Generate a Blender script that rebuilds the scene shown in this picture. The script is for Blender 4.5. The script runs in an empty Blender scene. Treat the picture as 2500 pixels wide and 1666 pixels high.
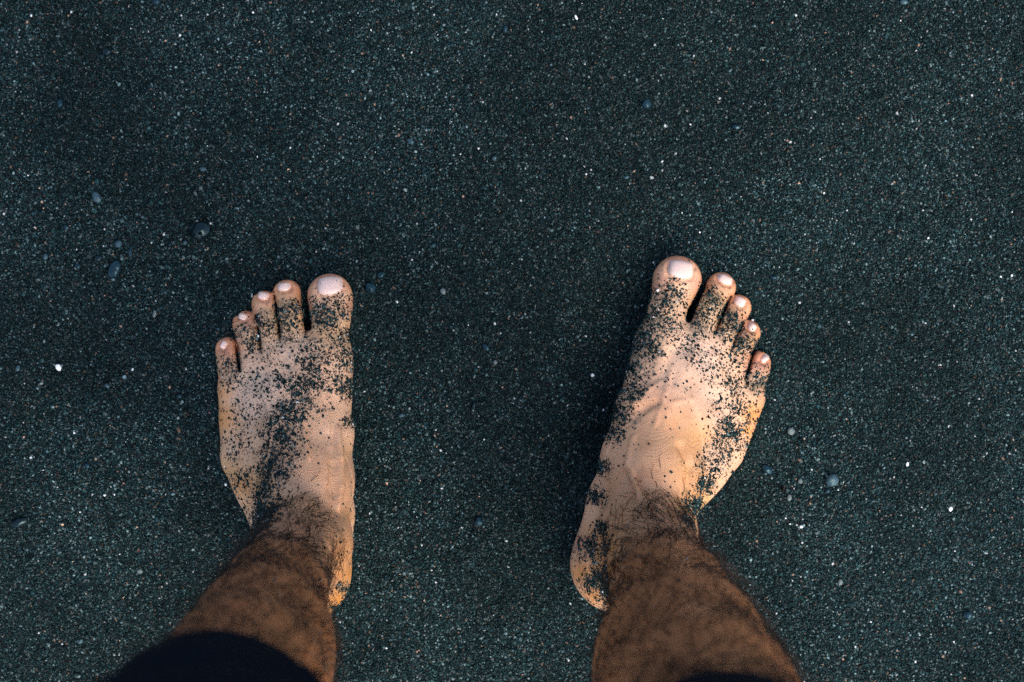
import bpy, math, random
import numpy as np
from mathutils import Vector
from mathutils.bvhtree import BVHTree

random.seed(7)
rng = np.random.default_rng(7)
scene = bpy.context.scene
COL = scene.collection
R = math.radians

# ------------------------------------------------------------------ camera
CAM = np.array([0.0, 0.056, 1.5])
TILT = -math.atan(0.056 / 1.5)
cam = bpy.data.cameras.new('camera')
cam_ob = bpy.data.objects.new('camera', cam)
COL.objects.link(cam_ob)
cam_ob.location = CAM
cam_ob.rotation_euler = (TILT, 0, 0)
cam.sensor_width = 36.0
FPX = 5003.0                                   # focal length in pixels of a 2500 px wide frame
cam.lens = 36.0 * FPX / 2500.0
cam.clip_start = 0.02
cam.clip_end = 500.0
cam.dof.use_dof = True
cam.dof.focus_distance = 1.442
cam.dof.aperture_fstop = 5.2
scene.camera = cam_ob

# ------------------------------------------------------------------ sky, sun, exposure
SUN_EL, SUN_AZ = R(58), R(140)                 # azimuth clockwise from +Y
world = bpy.data.worlds.new('World')
scene.world = world
world.use_nodes = True
wn = world.node_tree.nodes
sky = wn.new('ShaderNodeTexSky')
sky.sky_type = 'NISHITA'
sky.sun_disc = False
sky.sun_elevation = SUN_EL
sky.sun_rotation = SUN_AZ
sky.air_density = 1.0
sky.dust_density = 4.0
sky.ozone_density = 1.0
world.node_tree.links.new(sky.outputs[0], wn['Background'].inputs[0])
wn['Background'].inputs[1].default_value = 0.14

sun = bpy.data.lights.new('sun', 'SUN')
sun.energy = 1.15
sun.angle = R(44)
sun.color = (1.0, 0.94, 0.86)
sun_ob = bpy.data.objects.new('sun', sun)
COL.objects.link(sun_ob)
sdir = Vector((math.sin(SUN_AZ) * math.cos(SUN_EL), math.cos(SUN_AZ) * math.cos(SUN_EL), math.sin(SUN_EL)))
sun_ob.rotation_euler = sdir.to_track_quat('Z', 'Y').to_euler()
sun_ob.location = sdir * 5

vs = scene.view_settings
scene.display_settings.display_device = 'sRGB'
vs.view_transform = 'Standard'
vs.look = 'None'
vs.exposure = 1.32
vs.gamma = 1.0
vs.use_curve_mapping = False
scene.render.engine = 'CYCLES'
scene.cycles.use_denoising = False
scene.cycles.max_bounces = 4
scene.cycles.sample_clamp_indirect = 2.0
scene.cycles.diffuse_bounces = 2
scene.cycles.glossy_bounces = 2
scene.cycles.use_adaptive_sampling = True
scene.cycles.adaptive_threshold = 0.02

# ------------------------------------------------------------------ projection helpers (where a traced point lies at height z)
UPV = np.array([0, math.cos(TILT), math.sin(TILT)])
FWD = np.array([0, math.sin(TILT), -math.cos(TILT)])


def P(X, Y, z):
    d = FWD + np.array([1.0, 0, 0]) * (X - 1250) / FPX + UPV * (833 - Y) / FPX
    t = (z - CAM[2]) / d[2]
    return CAM + d * t


def project(v):
    r = v - CAM
    dz = r @ FWD
    return 1250 + FPX * r[:, 0] / dz, 833 - FPX * (r @ UPV) / dz


# ------------------------------------------------------------------ noise helpers
def value_noise(x, y, z, seed=0):
    xi, yi, zi = (np.floor(a).astype(np.int64) for a in (x, y, z))
    fx, fy, fz = x - xi, y - yi, z - zi
    fx, fy, fz = (f * f * (3 - 2 * f) for f in (fx, fy, fz))

    def hsh(a, b, c):
        n = (a * 374761393 + b * 668265263 + c * 2147483647 + seed * 974711) & 0xffffffff
        n = ((n ^ (n >> 13)) * 1274126177) & 0xffffffff
        n = ((n ^ (n >> 16)) * 2246822519) & 0xffffffff
        return ((n ^ (n >> 15)) & 0xffff) / 65535.0
    out = 0
    for dx in (0, 1):
        for dy in (0, 1):
            for dz in (0, 1):
                w = (fx if dx else 1 - fx) * (fy if dy else 1 - fy) * (fz if dz else 1 - fz)
                out = out + w * hsh(xi + dx, yi + dy, zi + dz)
    return out


def fbm(p, scale, seed=0, octaves=3):
    q = p * scale
    s, a, t = 0, 1.0, 0
    for o in range(octaves):
        s = s + a * value_noise(q[:, 0] + 31.7 * o, q[:, 1], q[:, 2], seed + o)
        t += a
        a *= 0.5
        q = q * 2.03
    return s / t


def sstep(a, b, x):
    t = np.clip((x - a) / (b - a), 0, 1)
    return t * t * (3 - 2 * t)


# ------------------------------------------------------------------ object helpers
def link(name, mesh, mat=None, parent=None):
    o = bpy.data.objects.new(name, mesh)
    COL.objects.link(o)
    if mat is not None:
        mesh.materials.append(mat)
    if parent is not None:
        o.parent = parent
    return o


def tag(o, label=None, cat=None, group=None, kind=None):
    if label:
        o['label'] = label
    if cat:
        o['category'] = cat
    if group:
        o['group'] = group
    if kind:
        o['kind'] = kind


def mesh_from(name, verts, faces, smooth=True):
    me = bpy.data.meshes.new(name)
    verts = np.asarray(verts, np.float32)
    if isinstance(faces, np.ndarray) and faces.ndim == 2:
        n, k = faces.shape
        me.vertices.add(len(verts))
        me.vertices.foreach_set('co', verts.ravel())
        me.loops.add(n * k)
        me.loops.foreach_set('vertex_index', faces.astype(np.int32).ravel())
        me.polygons.add(n)
        me.polygons.foreach_set('loop_start', np.arange(0, n * k, k, dtype=np.int32))
        me.polygons.foreach_set('loop_total', np.full(n, k, np.int32))
        me.update(calc_edges=True)
    else:
        me.from_pydata([tuple(v) for v in verts], [], [tuple(f) for f in faces])
        me.update()
    if smooth:
        me.polygons.foreach_set('use_smooth', np.ones(len(me.polygons), bool))
    return me


def set_attr(me, name, typ, data):
    a = me.attributes.new(name, typ, 'POINT')
    key = {'FLOAT': 'value', 'INT': 'value', 'FLOAT_VECTOR': 'vector', 'FLOAT_COLOR': 'color'}[typ]
    dt = np.int32 if typ == 'INT' else np.float32
    a.data.foreach_set(key, np.ascontiguousarray(data, dt).ravel())


# ------------------------------------------------------------------ materials
def new_mat(name):
    m = bpy.data.materials.new(name)
    m.use_nodes = True
    nt = m.node_tree
    return m, nt, nt.nodes['Principled BSDF']


def nd(nt, typ, **kw):
    n = nt.nodes.new(typ)
    for k, v in kw.items():
        setattr(n, k, v)
    return n


def math_node(nt, op, a, b=None, c=None, clamp=False):
    n = nd(nt, 'ShaderNodeMath', operation=op, use_clamp=clamp)
    for i, v in enumerate((a, b, c)):
        if v is None:
            continue
        if isinstance(v, (int, float)):
            n.inputs[i].default_value = v
        else:
            nt.links.new(v, n.inputs[i])
    return n.outputs[0]


def mixc(nt, fac, a, b):
    n = nd(nt, 'ShaderNodeMix', data_type='RGBA')
    for sock, v in ((n.inputs[0], fac), (n.inputs[6], a), (n.inputs[7], b)):
        if isinstance(v, (int, float)):
            sock.default_value = v
        elif isinstance(v, tuple):
            sock.default_value = (*v, 1)
        else:
            nt.links.new(v, sock)
    return n.outputs[2]


def noise_node(nt, scale, detail=3, rough=0.55, coord=None):
    n = nd(nt, 'ShaderNodeTexNoise')
    n.inputs['Scale'].default_value = scale
    n.inputs['Detail'].default_value = detail
    n.inputs['Roughness'].default_value = rough
    if coord is not None:
        nt.links.new(coord, n.inputs['Vector'])
    return n


def ramp(nt, fac, stops, interp='LINEAR'):
    n = nd(nt, 'ShaderNodeValToRGB')
    e = n.color_ramp.elements
    n.color_ramp.interpolation = interp
    while len(e) < len(stops):
        e.new(0.5)
    for el, (pos, c) in zip(e, stops):
        el.position = pos
        el.color = (*c, 1) if len(c) == 3 else c
    nt.links.new(fac, n.inputs[0])
    return n.outputs[0]


def bump(nt, height, strength, dist, normal=None):
    n = nd(nt, 'ShaderNodeBump')
    n.inputs['Strength'].default_value = strength
    n.inputs['Distance'].default_value = dist
    nt.links.new(height, n.inputs['Height'])
    if normal is not None:
        nt.links.new(normal, n.inputs['Normal'])
    return n.outputs[0]


def make_grain_material():
    m, nt, b = new_mat('wet_sand_grain')
    at = nd(nt, 'ShaderNodeAttribute', attribute_type='INSTANCER', attribute_name='tone')
    nt.links.new(at.outputs['Color'], b.inputs['Base Color'])
    b.inputs['Roughness'].default_value = 0.32
    b.inputs['Specular IOR Level'].default_value = 0.16
    b.inputs['Specular Tint'].default_value = (.45, .95, 1.0, 1)
    return m


def make_ground_material():
    m, nt, b = new_mat('black_sand')
    geo = nd(nt, 'ShaderNodeNewGeometry')
    vor = nd(nt, 'ShaderNodeTexVoronoi')
    vor.inputs['Scale'].default_value = 800.0
    nt.links.new(geo.outputs['Position'], vor.inputs['Vector'])
    sep = nd(nt, 'ShaderNodeSeparateColor')
    nt.links.new(vor.outputs['Color'], sep.inputs[0])
    c = ramp(nt, sep.outputs[0], [(0.0, (.002, .005, .006)), (.6, (.005, .010, .012)), (.9, (.014, .022, .024)), (1.0, (.10, .11, .11))])
    big = noise_node(nt, 9.0, 4, coord=geo.outputs['Position'])
    c2 = mixc(nt, math_node(nt, 'MULTIPLY', big.outputs[0], 0.5), c, (.003, .006, .008))
    nt.links.new(c2, b.inputs['Base Color'])
    b.inputs['Roughness'].default_value = 0.6
    b.inputs['Specular IOR Level'].default_value = 0.04
    h = math_node(nt, 'SUBTRACT', 1.0, vor.outputs['Distance'])
    nt.links.new(bump(nt, h, 0.8, 0.0008), b.inputs['Normal'])
    return m


def make_skin_material():
    m, nt, b = new_mat('sandy_skin')
    col = nd(nt, 'ShaderNodeAttribute', attribute_name='skin_tone').outputs['Color']
    dirt = nd(nt, 'ShaderNodeAttribute', attribute_name='dirt').outputs['Fac']
    crease = nd(nt, 'ShaderNodeAttribute', attribute_name='crease').outputs['Fac']
    along = nd(nt, 'ShaderNodeAttribute', attribute_name='along').outputs['Fac']
    tc = nd(nt, 'ShaderNodeTexCoord').outputs['Object']
    # mottling of the skin itself
    n1 = noise_node(nt, 60, 4, coord=tc)
    n2 = noise_node(nt, 260, 3, coord=tc)
    mot = ramp(nt, n1.outputs[0], [(.3, (.86, .80, .76)), (.5, (1, 1, 1)), (.7, (1.10, 1.0, .94))])
    mm = nd(nt, 'ShaderNodeMix', data_type='RGBA', blend_type='MULTIPLY')
    mm.inputs[0].default_value = 0.9
    nt.links.new(col, mm.inputs[6])
    nt.links.new(mot, mm.inputs[7])
    c = mm.outputs[2]
    # dried dust film and fine specks
    toe_film = nd(nt, 'ShaderNodeAttribute', attribute_name='toe_film').outputs['Fac']
    n3 = noise_node(nt, 420, 4, .65, coord=tc)
    tf = math_node(nt, 'MULTIPLY', toe_film, ramp(nt, n3.outputs[0], [(.34, (0, 0, 0)), (.55, (1, 1, 1))]))
    c = mixc(nt, math_node(nt, 'MULTIPLY', tf, 0.9, clamp=True), c, (.13, .092, .048))
    film = math_node(nt, 'MULTIPLY', dirt, ramp(nt, n2.outputs[0], [(.42, (0, 0, 0)), (.62, (1, 1, 1))]))
    c = mixc(nt, math_node(nt, 'MULTIPLY', film, 0.6, clamp=True), c, (.12, .09, .06))
    vs_ = nd(nt, 'ShaderNodeTexVoronoi')
    vs_.inputs['Scale'].default_value = 1500
    nt.links.new(tc, vs_.inputs['Vector'])
    vsep = nd(nt, 'ShaderNodeSeparateColor')
    nt.links.new(vs_.outputs['Color'], vsep.inputs[0])
    speck = math_node(nt, 'LESS_THAN', vsep.outputs[0], math_node(nt, 'MULTIPLY', dirt, 0.42))
    inside = math_node(nt, 'LESS_THAN', vs_.outputs['Distance'], 0.42)
    speck = math_node(nt, 'MULTIPLY', speck, inside)
    sc = ramp(nt, vsep.outputs[1], [(0, (.02, .02, .02)), (.55, (.05, .04, .03)), (.72, (.13, .06, .03)), (.86, (.22, .15, .05)), (.95, (.6, .55, .45))], 'CONSTANT')
    c = mixc(nt, math_node(nt, 'MULTIPLY', speck, 0.9), c, sc)
    nt.links.new(c, b.inputs['Base Color'])
    b.inputs['Roughness'].default_value = 0.48
    b.inputs['Specular IOR Level'].default_value = 0.4
    b.inputs['Subsurface Weight'].default_value = 0.16
    b.inputs['Subsurface Radius'].default_value = (1.0, 0.42, 0.22)
    b.inputs['Subsurface Scale'].default_value = 0.004
    # relief: pores, then the fine parallel folds over the instep
    vp = nd(nt, 'ShaderNodeTexVoronoi')
    vp.inputs['Scale'].default_value = 900
    nt.links.new(tc, vp.inputs['Vector'])
    nb = bump(nt, vp.outputs['Distance'], 0.07, 0.0005)
    wob = noise_node(nt, 120, 2, coord=tc)
    ph = math_node(nt, 'MULTIPLY_ADD', along, 5400.0, math_node(nt, 'MULTIPLY', wob.outputs[0], 13.0))
    fold = math_node(nt, 'MULTIPLY', math_node(nt, 'SINE', ph), crease)
    nb = bump(nt, fold, 0.24, 0.0004, nb)
    lump = noise_node(nt, 130, 3, coord=tc)
    nb = bump(nt, lump.outputs[0], 0.2, 0.002, nb)
    nt.links.new(nb, b.inputs['Normal'])
    return m


def make_simple(name, color, rough, spec=0.5, nscale=None, namount=0.25, bstr=0.0, bdist=0.001, sss=0.0):
    m, nt, b = new_mat(name)
    tc = nd(nt, 'ShaderNodeTexCoord').outputs['Object']
    if nscale:
        n = noise_node(nt, nscale, 4, coord=tc)
        d = tuple(c * (1 - namount) for c in color)
        l = tuple(min(1, c * (1 + namount)) for c in color)
        nt.links.new(ramp(nt, n.outputs[0], [(.3, d), (.7, l)]), b.inputs['Base Color'])
        if bstr:
            nt.links.new(bump(nt, n.outputs[0], bstr, bdist), b.inputs['Normal'])
    else:
        b.inputs['Base Color'].default_value = (*color, 1)
    b.inputs['Roughness'].default_value = rough
    b.inputs['Specular IOR Level'].default_value = spec
    if sss:
        b.inputs['Subsurface Weight'].default_value = sss
        b.inputs['Subsurface Radius'].default_value = (1, .5, .3)
        b.inputs['Subsurface Scale'].default_value = 0.002
    return m


GRAIN = make_grain_material()
GROUND = make_ground_material()
SKIN = make_skin_material()
NAIL = make_simple('toenail', (.70, .49, .415), .30, .45, 300, .05, .0, .0004, .0)
HAIR = make_simple('body_hair', (.022, .013, .009), .5, .3)
NAVY = make_simple('navy_cloth', (.0022, .0045, .009), .9, .1, 900, .35, .4, .0008)
SHIRT = make_simple('dark_shirt_cloth', (.02, .022, .026), .9, .1, 900, .3, .3, .0008)

# ------------------------------------------------------------------ instanced sand grains (geometry nodes)
def grain_tree():
    ng = bpy.data.node_groups.new('scatter_grains', 'GeometryNodeTree')
    ng.interface.new_socket('Geometry', in_out='INPUT', socket_type='NodeSocketGeometry')
    ng.interface.new_socket('Geometry', in_out='OUTPUT', socket_type='NodeSocketGeometry')
    N, L = ng.nodes, ng.links
    gi, go = N.new('NodeGroupInput'), N.new('NodeGroupOutput')
    g2i = N.new('GeometryNodeGeometryToInstance')
    for k in range(7):
        ico = N.new('GeometryNodeMeshIcoSphere')
        ico.inputs['Radius'].default_value = 0.5
        ico.inputs['Subdivisions'].default_value = 2
        noi = N.new('ShaderNodeTexNoise')
        noi.noise_dimensions = '4D'
        noi.inputs['Scale'].default_value = 1.5
        noi.inputs['Detail'].default_value = 1.0
        noi.inputs['W'].default_value = 3.7 * k
        sub = N.new('ShaderNodeVectorMath'); sub.operation = 'SUBTRACT'
        sub.inputs[1].default_value = (.5, .5, .5)
        scl = N.new('ShaderNodeVectorMath'); scl.operation = 'SCALE'
        scl.inputs['Scale'].default_value = 0.75
        sp = N.new('GeometryNodeSetPosition')
        sm = N.new('GeometryNodeSetShadeSmooth')
        mt = N.new('GeometryNodeSetMaterial')
        mt.inputs['Material'].default_value = GRAIN
        L.new(noi.outputs['Color'], sub.inputs[0])
        L.new(sub.outputs[0], scl.inputs[0])
        L.new(ico.outputs['Mesh'], sp.inputs['Geometry'])
        L.new(scl.outputs[0], sp.inputs['Offset'])
        L.new(sp.outputs[0], sm.inputs[0])
        sm.inputs['Shade Smooth'].default_value = (k % 3 != 0)
        L.new(sm.outputs[0], mt.inputs[0])
        L.new(mt.outputs[0], g2i.inputs[0])

    def attr(name, typ):
        n = N.new('GeometryNodeInputNamedAttribute')
        n.data_type = typ
        n.inputs['Name'].default_value = name
        return next(o for o in n.outputs if o.enabled and o.name == 'Attribute')
    inst = N.new('GeometryNodeInstanceOnPoints')
    inst.inputs['Pick Instance'].default_value = True
    e2r = N.new('FunctionNodeEulerToRotation')
    L.new(attr('turn', 'FLOAT_VECTOR'), e2r.inputs[0])
    L.new(gi.outputs[0], inst.inputs['Points'])
    L.new(g2i.outputs[0], inst.inputs['Instance'])
    L.new(attr('pick', 'INT'), inst.inputs['Instance Index'])
    L.new(e2r.outputs[0], inst.inputs['Rotation'])
    L.new(attr('size', 'FLOAT_VECTOR'), inst.inputs['Scale'])
    L.new(inst.outputs[0], go.inputs[0])
    return ng


GRAIN_TREE = grain_tree()


def grain_tones(n, bright=1.0, white=0.0018, warm=0.035):
    v = np.exp(rng.normal(math.log(0.0138 * bright), 1.05, n))
    v = np.clip(v, 0.0005, 0.20)
    hue = rng.random(n)
    tint = np.empty((n, 3))
    tint[:] = (0.40, 1.02, 1.04)
    tint[hue < .45] = (0.30, 1.0, 1.16)
    tint[hue < .22] = (0.62, 1.0, 1.0)
    w = hue > 1 - warm
    neutral = sstep(.02, .09, v)[:, None] * .55
    tint = tint * (1 - neutral) + np.array([.90, 1.0, 1.0]) * neutral
    tint[w] = (1.5, 0.95, 0.65)
    c = v[:, None] * tint
    c[w] *= 1.4
    wh = rng.random(n) < white
    c[wh] = rng.uniform(.25, .65, (wh.sum(), 1)) * np.array([.95, 1.0, 1.0])
    return np.concatenate([c, np.ones((n, 1))], 1)


def scatter(name, pts, sizes, tones, parent=None, flat=0.75):
    n = len(pts)
    me = bpy.data.meshes.new(name)
    me.vertices.add(n)
    me.vertices.foreach_set('co', np.asarray(pts, np.float32).ravel())
    s = np.stack([sizes * rng.uniform(.85, 1.35, n), sizes * rng.uniform(.75, 1.1, n), sizes * rng.uniform(.6, 1.0, n) * flat / .75], 1)
    set_attr(me, 'size', 'FLOAT_VECTOR', s)
    set_attr(me, 'turn', 'FLOAT_VECTOR', np.stack([rng.normal(0, .5, n), rng.normal(0, .5, n), rng.uniform(0, 6.283, n)], 1))
    set_attr(me, 'pick', 'INT', rng.integers(0, 7, n))
    set_attr(me, 'tone', 'FLOAT_COLOR', tones)
    o = link(name, me, GRAIN, parent)
    md = o.modifiers.new('grains', 'NODES')
    md.node_group = GRAIN_TREE
    return o


# ------------------------------------------------------------------ the ground
DIST_LO, DIST_H = (-.34, -.30), .003
DIST = np.full((230, 150), 1.0)               # distance to the outline of the soles, filled once the feet exist


def fill_distance(*verts):
    pts = np.concatenate([v[(v[:, 2] > .003) & (v[:, 2] < .006)][::5, :2] for v in verts])
    gx = DIST_LO[0] + DIST_H * np.arange(DIST.shape[0])
    gy = DIST_LO[1] + DIST_H * np.arange(DIST.shape[1])
    for i, x in enumerate(gx):
        near = pts[np.abs(pts[:, 0] - x) < .07]
        if len(near):
            DIST[i] = np.sqrt(((near[:, 0][None] - x) ** 2 + (near[:, 1][None] - gy[:, None]) ** 2).min(1))


def ground_h(x, y):
    p = np.stack([x, y, np.zeros_like(x)], 1)
    near = np.exp(-((x / 1.2) ** 2 + (y / 1.2) ** 2))
    h = (fbm(p, 9.0, 3, 3) - .5) * 0.017 + (fbm(p, 30.0, 9, 2) - .5) * 0.0036
    h = h * near + (1 - near) * (fbm(p, 1.1, 5, 3) - .5) * 0.05
    gx = np.clip((x - DIST_LO[0]) / DIST_H, 0, DIST.shape[0] - 1.001)
    gy = np.clip((y - DIST_LO[1]) / DIST_H, 0, DIST.shape[1] - 1.001)
    i, j = gx.astype(int), gy.astype(int)
    u, v = gx - i, gy - j
    d = (DIST[i, j] * (1 - u) + DIST[i + 1, j] * u) * (1 - v) + (DIST[i, j + 1] * (1 - u) + DIST[i + 1, j + 1] * u) * v
    rough = .35 + 1.1 * fbm(p, 45.0, 77, 2)
    h = h + 0.0080 * rough * np.exp(-((d - .002) / .012) ** 2) - .0022 * np.exp(-((d - .034) / .016) ** 2)
    return h


def build_ground():
    def axis(half, step):
        c = np.arange(-half, half + step / 2, step)
        out, s, v = [], step, half
        while v < 60:
            s *= 1.35
            v += s
            out.append(v)
        out = np.array(out)
        return np.concatenate([-out[::-1], c, out])
    xs, ys = axis(0.62, .004), axis(0.5, .004)
    X, Y = np.meshgrid(xs, ys)
    x, y = X.ravel(), Y.ravel()
    z = ground_h(x, y)
    nx, ny = len(xs), len(ys)
    i = np.arange(ny - 1)[:, None] * nx + np.arange(nx - 1)[None]
    f = np.stack([i, i + 1, i + nx + 1, i + nx], -1).reshape(-1, 4)
    o = link('ground', mesh_from('ground', np.stack([x, y, z], 1), f), GROUND)
    tag(o, 'flat beach of black volcanic sand', None, None, 'structure')


def build_sand_grains():
    hx, hy, st = 0.43, 0.315, 0.00108
    gx, gy = np.meshgrid(np.arange(-hx, hx, st), np.arange(-hy, hy, st))
    x = gx.ravel() + rng.uniform(-.6, .6, gx.size) * st
    y = gy.ravel() + rng.uniform(-.6, .6, gx.size) * st
    edge = np.maximum(np.abs(x) / hx, np.abs(y) / hy)
    keep = rng.random(x.size) > sstep(.9, 1.0, edge)
    x, y = x[keep], y[keep]
    n = x.size
    size = np.exp(rng.normal(math.log(.00113), .27, n))
    size = np.clip(size, .0006, .0024)
    z = ground_h(x, y) + rng.uniform(-.0004, .0009, n)
    tones = grain_tones(n)
    # patches of paler and darker grains, as sorted by the water
    p = np.stack([x, y, np.zeros(n)], 1)
    patch = 0.7 + 0.6 * sstep(.25, .75, fbm(p, 13.0, 21, 3))
    tones[:, :3] *= patch[:, None]
    # coarser granules washed into loose drifts
    m = 5200
    bx, by = rng.uniform(-.46, .46, m * 6), rng.uniform(-.36, .36, m * 6)
    X, Y = project(np.stack([bx, by, np.zeros(m * 6)], 1))
    dens = np.full(X.shape, .05)
    for (cx, cy, r, a) in ((250, 590, 170, .9), (380, 520, 140, .45), (1010, 660, 170, .5), (1180, 830, 150, .25), (1940, 1130, 140, .5),
                           (150, 900, 220, .25), (110, 300, 190, .25), (1920, 720, 130, .3), (340, 1400, 120, .2), (2330, 980, 150, .15)):
        dens += a * np.exp(-((X - cx) ** 2 + (Y - cy) ** 2) / r ** 2)
    k = rng.random(X.size) < dens * .42
    bx, by = bx[k], by[k]
    bs = np.clip(np.exp(rng.normal(math.log(.0021), .28, bx.size)), .0015, .0039)
    bz = ground_h(bx, by) + bs * .22
    bt = grain_tones(bx.size, 1.2, .004, .04)
    # pale shell crumbs
    wx, wy = rng.uniform(-.47, .47, 90), rng.uniform(-.37, .37, 90)
    ws = np.clip(np.exp(rng.normal(math.log(.0016), .3, 90)), .001, .0030)
    wz = ground_h(wx, wy) + .0005
    wt = np.ones((90, 4))
    wt[:, :3] = rng.uniform(.35, .75, (90, 1)) * np.array([.93, 1.0, 1.0])
    o = scatter('sand_grains', np.concatenate([np.stack([x, y, z], 1), np.stack([bx, by, bz], 1), np.stack([wx, wy, wz], 1)]),
                np.concatenate([size, bs, ws]), np.concatenate([tones, bt, wt]))
    tag(o, 'loose black and grey sand grains covering the beach', 'sand', None, 'stuff')


# ------------------------------------------------------------------ signed distance modelling
class Field:
    def __init__(self, lo, hi, h):
        self.lo, self.h = np.array(lo, float), h
        self.n = np.ceil((np.array(hi) - self.lo) / h).astype(int) + 1
        self.f = np.full(tuple(self.n), 1.0, np.float32)

    def box(self, lo, hi):
        a = np.clip(np.floor((lo - self.lo) / self.h).astype(int), 0, self.n)
        b = np.clip(np.ceil((hi - self.lo) / self.h).astype(int) + 1, 0, self.n)
        return a, b

    def cone(self, p1, r1, p2, r2, zs=1.0, pad=.02):
        p1, p2 = np.array(p1, float), np.array(p2, float)
        rm = max(r1, r2)
        a, b = self.box(np.minimum(p1, p2) - rm - pad, np.maximum(p1, p2) + rm + pad)
        if (b <= a).any():
            return None
        ax = [(self.lo[i] + self.h * np.arange(a[i], b[i])).astype(np.float32) for i in range(3)]
        X, Y, Z = ax[0][:, None, None], ax[1][None, :, None], ax[2][None, None, :]
        d = p2 - p1
        dd = max(float(d @ d), 1e-12)
        t = np.clip(((X - p1[0]) * d[0] + (Y - p1[1]) * d[1] + (Z - p1[2]) * d[2]) / dd, 0, 1)
        q = np.sqrt((X - p1[0] - t * d[0]) ** 2 + (Y - p1[1] - t * d[1]) ** 2 + ((Z - p1[2] - t * d[2]) / zs) ** 2)
        return a, b, (q - (r1 + (r2 - r1) * t)) * min(1.0, zs)

    def add(self, p1, r1, p2, r2, k=.008, zs=1.0):
        c = self.cone(p1, r1, p2, r2, zs, k + 3 * self.h)
        if c is None:
            return
        a, b, q = c
        s = self.f[a[0]:b[0], a[1]:b[1], a[2]:b[2]]
        hh = np.maximum(k - np.abs(s - q), 0) / k
        s[...] = np.minimum(s, q) - hh * hh * k * .25

    def cut(self, p1, r1, p2, r2, k=.003):
        c = self.cone(p1, r1, p2, r2, 1.0, k + 3 * self.h)
        a, b, q = c
        s = self.f[a[0]:b[0], a[1]:b[1], a[2]:b[2]]
        hh = np.maximum(k - np.abs(s + q), 0) / k
        s[...] = np.maximum(s, -q) + hh * hh * k * .25

    def merge(self, other, k):
        hh = np.maximum(k - np.abs(self.f - other), 0) / k
        return np.minimum(self.f, other) - hh * hh * k * .25

    def mesh(self):
        f = self.f
        ins = f < 0
        s = np.zeros(np.array(f.shape) - 1, np.int8)
        for i in (0, 1):
            for j in (0, 1):
                for k in (0, 1):
                    s += ins[i:f.shape[0] - 1 + i, j:f.shape[1] - 1 + j, k:f.shape[2] - 1 + k]
        act = (s > 0) & (s < 8)
        cells = np.argwhere(act)
        idx = np.full(act.shape, -1, np.int32)
        idx[act] = np.arange(len(cells))
        acc = np.zeros((len(cells), 3))
        cnt = np.zeros(len(cells))
        cor = [(i, j, k) for i in (0, 1) for j in (0, 1) for k in (0, 1)]
        val = {c: f[cells[:, 0] + c[0], cells[:, 1] + c[1], cells[:, 2] + c[2]].astype(float) for c in cor}
        for c in cor:
            for ax in range(3):
                if c[ax] == 0:
                    e = tuple(1 if i == ax else c[i] for i in range(3))
                    v0, v1 = val[c], val[e]
                    m = (v0 < 0) != (v1 < 0)
                    t = np.where(m, v0 / np.where(m, v0 - v1, 1), 0)
                    p = np.array(c, float)[None] + np.eye(3)[ax][None] * t[:, None]
                    acc += np.where(m[:, None], p, 0)
                    cnt += m
        v = self.lo + self.h * (cells + acc / cnt[:, None])
        faces = []
        for ax in range(3):
            u, w = [(1, 2), (2, 0), (0, 1)][ax]
            sl0 = [slice(None)] * 3
            sl1 = [slice(None)] * 3
            sl0[ax], sl1[ax] = slice(0, -1), slice(1, None)
            cr = ins[tuple(sl0)] != ins[tuple(sl1)]
            e = np.argwhere(cr)
            ok = (e[:, u] > 0) & (e[:, w] > 0) & (e[:, u] < f.shape[u] - 1) & (e[:, w] < f.shape[w] - 1)
            e = e[ok]
            flip = ins[e[:, 0], e[:, 1], e[:, 2]]
            q = []
            for (du, dw) in ((-1, -1), (0, -1), (0, 0), (-1, 0)):
                c = e.copy()
                c[:, u] += du
                c[:, w] += dw
                q.append(idx[c[:, 0], c[:, 1], c[:, 2]])
            q = np.stack(q, 1)
            q[~flip] = q[~flip][:, ::-1]
            faces.append(q)
        return v, np.concatenate(faces)


def relax(v, f, it=2, lam=.5):
    e = np.concatenate([f[:, [0, 1]], f[:, [1, 2]], f[:, [2, 3]], f[:, [3, 0]]])
    deg = np.bincount(e[:, 0], minlength=len(v)) + np.bincount(e[:, 1], minlength=len(v))
    for i in range(it * 2):
        s = np.zeros_like(v)
        for a in range(3):
            s[:, a] = np.bincount(e[:, 0], v[e[:, 1], a], len(v)) + np.bincount(e[:, 1], v[e[:, 0], a], len(v))
        v = v + (s / deg[:, None] - v) * (lam if i % 2 == 0 else -lam * 1.03)
    return v


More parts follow.
